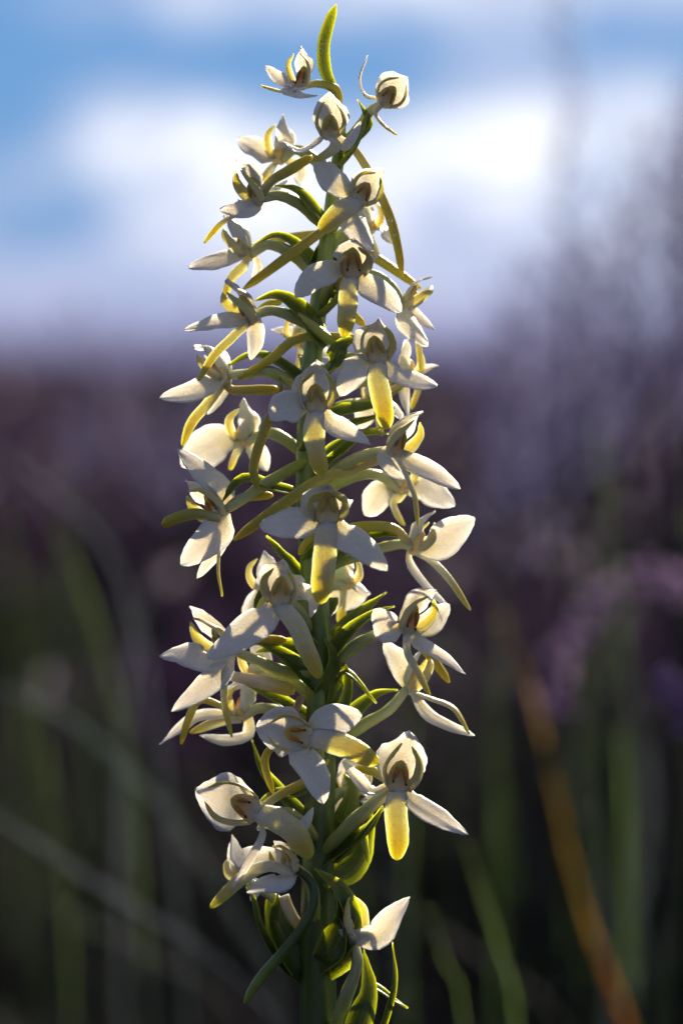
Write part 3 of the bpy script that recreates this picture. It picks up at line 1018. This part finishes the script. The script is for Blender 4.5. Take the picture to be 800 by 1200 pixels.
# --- fifth tier
flower((328, 704, 70), az=-8, el=10, s=1.02, hood=0.82, dw=54, pw=18,
       LL=[(312, 722, 4), (282, 744, 8), (243, 771, 6)], wL=33, nL=(0, .35, 1), LR=[(352, 694, -4), (366, 702, -2), (364, 724, -6)], wR=18, nR=(.5, .1, .9),
       lip=[(344, 728, 8), (358, 756, 8), (375, 795, 2)], wlip=26, nlip=(0, .15, 1), node=(368, 748),
       spur=[(316, 700, -50), (306, 712, -70), (302, 730, -74)])
flower((264, 762, 24), az=-46, el=-22, roll=38, s=1.05, hood=1.15, dw=30, pw=18,
       LL=[(246, 772, 8), (220, 768, 10), (187, 769, 8)], wL=40, nL=(.1, .75, .6), LR=[(258, 788, 14), (238, 806, 18), (201, 834, 18)], wR=28, nR=(.4, .5, .8),
       lip=[(264, 792, 10), (264, 824, 12), (272, 864, 10)], wlip=14, nlip=(.8, 0, .5),
       spur=[(290, 752, -6), (312, 750, -12), (336, 750, -14)], wspur=6.4, node=(370, 792, 6), ov=[(300, 774, 16), (330, 786, 10)],
       bract=[(372, 806, 8), (340, 776, 16), (310, 756, 18), (290, 752, 18)], bw=26)
right_fl = flower((478, 738, 52), az=42, el=-20, roll=-18, s=1.02, hood=1.02, dw=38, pw=18,
       LL=[(458, 740, 4), (450, 730, 6), (438, 714, 6)], wL=30, nL=(-.4, .3, 1), LR=[(492, 756, 0), (516, 770, 2), (545, 790, 0)], wR=20, nR=(-.1, .7, .6),
       lip=[(478, 764, 8), (490, 786, 10), (504, 815, 6)], wlip=15, nlip=(.7, .3, .6), spur=[(480, 742, -40), (505, 770, -60), (526, 800, -64)],
       ov=[(446, 742, 40), (412, 760, 22)], node=(378, 800, 6), bract=[(380, 780, 8), (410, 742, 28), (440, 718, 38), (462, 710, 40)], bw=26)
blade('lateral_sepal', [P(486, 742, 8), P(505, 730, 2), P(526, 708, -2)], 32, V(-.2, .3, 1), 'sepal', right_fl, cup=.1)
flower((484, 808, 0), az=104, el=-16, s=1.05, hood=0.9, dw=30,
       LL=[(500, 836, 8), (524, 850, 10), (556, 862, 8)], wL=17, nL=(0, .6, .8), LR=[(470, 780, -8), (450, 752, -8)], wR=24, nR=(-.2, .4, .9),
       lip=[(504, 818, 8), (532, 830, 10), (550, 860, 8)], wlip=16, nlip=(.4, .9, .3), spur=None,
       ov=[(455, 832, 0), (422, 852, 0)], node=(378, 884, 0), bract=[(380, 874, -4), (410, 840, -10), (440, 815, -12), (466, 808, -12)], bw=24)
flower((282, 838, -36), az=-128, el=8, s=1.0, hood=0.8, dw=30,
       LL=[(290, 862, -6), (262, 868, -6), (234, 862, -8)], wL=20, nL=(0, .7, .6), LR=[(235, 840, 8), (215, 852, 10), (187, 872, 8)], wR=22,
       lip=[(270, 840, 6), (245, 848, 8), (222, 858, 6)], wlip=22, nlip=(.2, .8, .5), spur=[(238, 820, 30), (222, 840, 34), (212, 872, 34)], wspur=5,
       ov=[(310, 830, -20)], node=(372, 850, -4), bract=False)
# pale developing seed capsule below the left flower
tube('ovary', [P(268, 792, 14), P(300, 798, 22), P(345, 810, 26)], 8.5, 'lip', orchid, prof=((0, .7), (.5, 1), (.9, 1), (1, .5)), ribs=6, rib=.08)
# --- sixth tier
flower((360, 864, 78), az=-14, el=4, roll=78, s=1.02, hood=1.02, dw=56, pw=11, dprof='ovate',
       LL=[(352, 882, 2), (368, 906, 6), (379, 942, 4)], wL=31, nL=(-.1, .3, 1), LR=[(376, 848, 0), (400, 842, 2), (424, 838, -2)], wR=33, nR=(0, .2, 1),
       lip=[(386, 868, 10), (412, 878, 12), (444, 894, 6)], wlip=30, nlip=(0, .3, 1), node=(376, 905), spur=[(330, 868, -30), (310, 890, -40), (320, 930, -38)], wspur=5.2)
flower((466, 922, 58), az=18, el=8, roll=-16, s=1.1, hood=1.02, dw=54, pw=18,
       LL=[(436, 928, 2), (420, 914, 6), (401, 892, 4)], wL=17, nL=(-.2, .7, .7), LR=[(482, 938, 2), (510, 956, 4), (548, 978, 0)], wR=24, nR=(0, .55, .8),
       lip=[(464, 946, 8), (466, 974, 8), (465, 1008, 2)], wlip=27, nlip=(0, .05, 1), node=(376, 1000, 8), ov=[(442, 938, 44), (405, 972, 26)], oval=9,
       bract=[(380, 1012, 10), (410, 990, 22), (435, 968, 30), (448, 944, 34)], bw=26, spur=[(440, 905, -50), (415, 900, -70)])
flower((296, 950, 66), az=-30, el=0, roll=72, s=1.22, hood=1.12, dw=56, pw=12, dprof='ovate',
       LL=[(308, 974, 4), (292, 1008, 8), (271, 1043, 6)], wL=12, nL=(.6, .3, .6), LR=[(340, 976, -10), (356, 966, -12), (367, 946, -14)], wR=17, nR=(-.3, 0, 1),
       lip=[(320, 958, 10), (344, 974, 12), (364, 1006, 6)], wlip=30, nlip=(0, .3, 1), node=(374, 985, 12), spur=[(330, 930, -30), (360, 915, -30), (385, 890, -26)])
flower((342, 1018, 48), az=-52, el=-14, roll=40, s=0.95, hood=0.8, dw=36, pw=12,
       LL=[(330, 1034, 12), (312, 1036, 14), (289, 1046, 12)], wL=26, nL=(0, .6, .8), LR=[(300, 1004, -30), (280, 1006, -40), (272, 978, -44)], wR=24, nR=(.2, .2, 1),
       lip=[(312, 1014, 14), (284, 1028, 18), (246, 1064, 16)], wlip=19, nlip=(.3, .7, .6),
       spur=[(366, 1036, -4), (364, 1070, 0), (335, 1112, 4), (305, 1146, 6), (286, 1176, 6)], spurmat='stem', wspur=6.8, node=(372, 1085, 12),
       bract=[(380, 1130, 30), (404, 1085, 40), (398, 1045, 42), (368, 1018, 36)], bw=40)
# --- lowest flowers
flower((418, 1096, 44), az=62, el=26, roll=-14, s=1.0, hood=1.05, dw=34, pw=18,
       LL=[(442, 1098, 8), (462, 1072, 12), (480, 1051, 10)], wL=28, nL=(-.3, .2, 1), LR=[(404, 1092, -6), (398, 1084, -8)], wR=16, lip=[(436, 1092, 0), (446, 1106, -2)], wlip=18,
       spur=[(410, 1120, -14), (392, 1128, -24)], ov=[(418, 1130, 40), (404, 1172, 32)], node=(384, 1225, 14), oval=8, bract=False)
flower((282, 1030, -30), az=-140, el=-10, s=0.9, hood=0.7, dw=28,
       LL=[(300, 1044, 4), (294, 1056, 6)], wL=18, LR=[(278, 1010, 4), (272, 985, 2)], wR=22, lip=None, spur=None,
       ov=[(330, 1060, -14), (346, 1095, -8)], node=(368, 1140, 0), bract=[(360, 1150, -4), (330, 1110, -14), (318, 1070, -22), (316, 1040, -26)], bw=30)

# --- flowers on the far side of the spike, seen between the near ones
flower((352, 400, -52), az=-165, el=12, s=0.95, hood=0.8, dw=30, LL=[(372, 412, -4), (392, 420, -8)], wL=26, LR=[(338, 392, -2), (318, 386, -2)], wR=26,
       lip=[(350, 420, -6), (344, 440, -10)], wlip=20, node=(366, 430, -6))
flower((432, 268, -46), az=150, el=10, s=0.9, hood=0.8, dw=28, LL=[(448, 268, 2), (462, 286, 2)], wL=26, LR=[(420, 280, 0), (412, 296, -2)], wR=22,
       lip=[(440, 290, 0), (448, 312, -2)], wlip=16, node=(384, 300, -6))
flower((404, 684, -48), az=160, el=8, s=1.0, hood=0.8, dw=30, LL=[(418, 688, 2), (414, 696, 2), (404, 716, 2)], wL=32, LR=[(392, 700, 0), (384, 722, -2)], wR=22,
       lip=[(404, 708, -4), (398, 730, -8)], wlip=20, node=(368, 716, -6))
flower((308, 688, -50), az=-150, el=8, s=0.95, hood=0.8, dw=30, LL=[(318, 706, 2), (322, 730, 0)], wL=24, LR=[(296, 706, 2), (284, 732, 2)], wR=24,
       lip=[(306, 712, -4), (300, 736, -6)], wlip=18, node=(366, 726, -6), bract=False)
flower((414, 926, -46), az=165, el=4, s=1.0, hood=0.8, dw=32, LL=[(430, 930, 2), (436, 950, 2)], wL=28, LR=[(400, 934, 2), (394, 960, 2)], wR=28,
       lip=[(412, 948, -4), (416, 970, -6)], wlip=20, node=(376, 960, -6), bract=False)
flower((300, 790, -46), az=-150, el=8, s=1.0, hood=0.9, dw=30, LL=[(312, 800, 2), (330, 812, 2)], wL=24, LR=[(286, 800, 2), (262, 810, 2)], wR=28,
       lip=[(296, 810, -2), (288, 832, -4)], wlip=18, node=(374, 826, -6), bract=False)
flower((440, 470, -50), az=150, el=8, s=0.95, hood=0.8, dw=28, LL=[(456, 478, 2), (472, 492, 2)], wL=24, LR=[(428, 484, 2), (420, 502, 0)], wR=24,
       lip=[(444, 488, -2), (448, 510, -4)], wlip=18, node=(362, 508, -6), bract=False)

# --- leafy bracts round the stem that belong to no open flower in view
def leaf(pts, w, n=(.1, .4, .9), cup=.25, prof='lance', fold=0.0):
    return blade('bract', [P(*p) for p in pts], w, V(*n), 'bract', orchid, prof=prof, cup=cup, thick=3.4, fold=fold)
leaf([(372, 812, 16), (384, 790, 26), (390, 768, 30), (381, 748, 30)], 26, (.7, .1, .7))
leaf([(386, 830, 12), (398, 790, 20), (412, 792, 26), (441, 824, 28)], 17, (.3, .9, .3))
leaf([(384, 850, 10), (402, 826, 18), (408, 800, 20), (402, 772, 20)], 24, (-.5, .1, .8))
leaf([(366, 850, -4), (340, 830, -8), (310, 812, -10), (285, 800, -10)], 26, (0, .8, .5))
leaf([(360, 770, -4), (330, 760, -8), (300, 764, -8)], 30, (0, .7, .6))
leaf([(384, 760, -10), (410, 730, -16), (440, 704, -20), (452, 694, -20)], 22, (-.3, .6, .6))
leaf([(360, 690, -6), (330, 650, -10), (312, 628, -14)], 22, (.5, .4, .7))
leaf([(355, 700, 2), (318, 690, -10), (302, 704, -12), (300, 730, -12)], 18, (.5, .2, .8))
leaf([(366, 640, 8), (345, 610, 6), (352, 590, 10)], 22, (.4, .2, .8))
leaf([(372, 905, 6), (350, 930, 12), (325, 930, 16), (296, 945, 16)], 22, (0, .8, .5))
leaf([(360, 960, 4), (328, 930, 4), (306, 900, 0), (295, 866, -2)], 18, (.6, .2, .7))
leaf([(384, 1005, -6), (402, 960, -8), (412, 925, -10), (402, 905, -12)], 34, (.4, .1, .8))
leaf([(386, 1030, -12), (416, 1010, -16), (428, 980, -18), (433, 940, -18)], 34, (.6, .1, .8))
leaf([(400, 960, 6), (420, 975, 12), (428, 995, 14), (432, 1014, 14)], 17, (.5, .4, .6))
leaf([(394, 1010, 22), (420, 985, 34), (442, 955, 40), (452, 945, 42)], 14, (-.2, .8, .4))
leaf([(380, 1140, 24), (404, 1118, 34), (406, 1080, 40), (396, 1050, 42), (378, 1036, 40)], 30, (.8, 0, .6), fold=.2)
leaf([(352, 1150, 2), (330, 1130, 4), (306, 1090, 6), (296, 1050, 4), (286, 1030, 2)], 13, (.6, .2, .7))
leaf([(350, 1140, 8), (335, 1110, 4), (322, 1080, 2), (326, 1045, 0)], 34, (.6, 0, .8))
leaf([(408, 1260, 34), (420, 1200, 40), (432, 1160, 34), (426, 1112, 30)], 32, (.1, .05, 1), cup=.3)
leaf([(436, 1240, 20), (452, 1190, 22), (462, 1150, 22), (460, 1104, 20)], 11, (.5, 0, .8))
leaf([(425, 1150, 4), (445, 1160, 8), (462, 1172, 10), (478, 1181, 10)], 12, (.1, .9, .3))
leaf([(362, 560, -4), (390, 528, -10), (425, 508, -16), (450, 500, -18)], 24, (-.2, .8, .5))
leaf([(366, 450, 2), (352, 470, 8), (332, 470, 10), (328, 440, 10)], 15, (.6, .2, .6))
leaf([(368, 505, -6), (400, 500, -10), (440, 488, -14), (462, 478, -16)], 18, (0, .9, .4))
leaf([(378, 345, -8), (372, 320, -10), (380, 290, -12), (398, 278, -12)], 30, (.4, .2, .8))
tube('ovary', [P(332, 1050, -4), P(340, 1070, -4), P(356, 1096, -2)], 7, 'lip', orchid)
# a withered bract tip behind the turned flower
blade('withered_tip', [P(340, 850, 40), P(346, 832, 44), P(354, 814, 44)], 11, V(.4, .2, .9), 'withered', orchid, prof='strap', cup=.3, wave=.3)

# ------------------------------------------------------------------ dew
m_, t_, b_ = principled('dew')
b_.inputs['Base Color'].default_value = (1, 1, 1, 1)
b_.inputs['Roughness'].default_value = 0.02
b_.inputs['IOR'].default_value = 1.33
b_.inputs['Transmission Weight'].default_value = 1.0


def drop(px, py, d, r, where):
    p = P(px, py, d)
    rad = r * K
    v, f = [], []
    nr, ns = 7, 10
    for i in range(nr):
        th = math.pi * (i + .5) / nr
        for j in range(ns):
            a = 2 * math.pi * j / ns
            q = 1 + .12 * math.sin(2 * a + r)
            v.append(p + Vector((math.sin(th) * math.cos(a) * rad * q, math.sin(th) * math.sin(a) * rad * .7, math.cos(th) * rad * 1.15)))
    for i in range(nr - 1):
        for j in range(ns):
            k = (j + 1) % ns
            f.append((i * ns + j, (i + 1) * ns + j, (i + 1) * ns + k, i * ns + k))
    f.append(tuple(range(ns)))
    f.append(tuple(reversed(range((nr - 1) * ns, nr * ns))))
    o = mesh_obj('dew_drop', v, f, 'dew', None)
    label(o, 'tiny clear dew drop clinging to ' + where, 'dew drop', 'dew drops on the orchid')


drop(378, 50, 9, 2.6, 'the topmost bract, upper of two')
drop(377, 60, 9, 2.2, 'the topmost bract, lower of two')
drop(457, 258, 17, 2.4, 'the long spur hanging past the upper right flowers')
drop(462, 274, 18, 2.0, 'the long right-hand spur, below another drop')
drop(303, 971, 92, 2.4, 'the lip of the sideways-turned lower flower')
drop(463, 986, 71, 1.8, 'the yellow lip of the big low right flower')
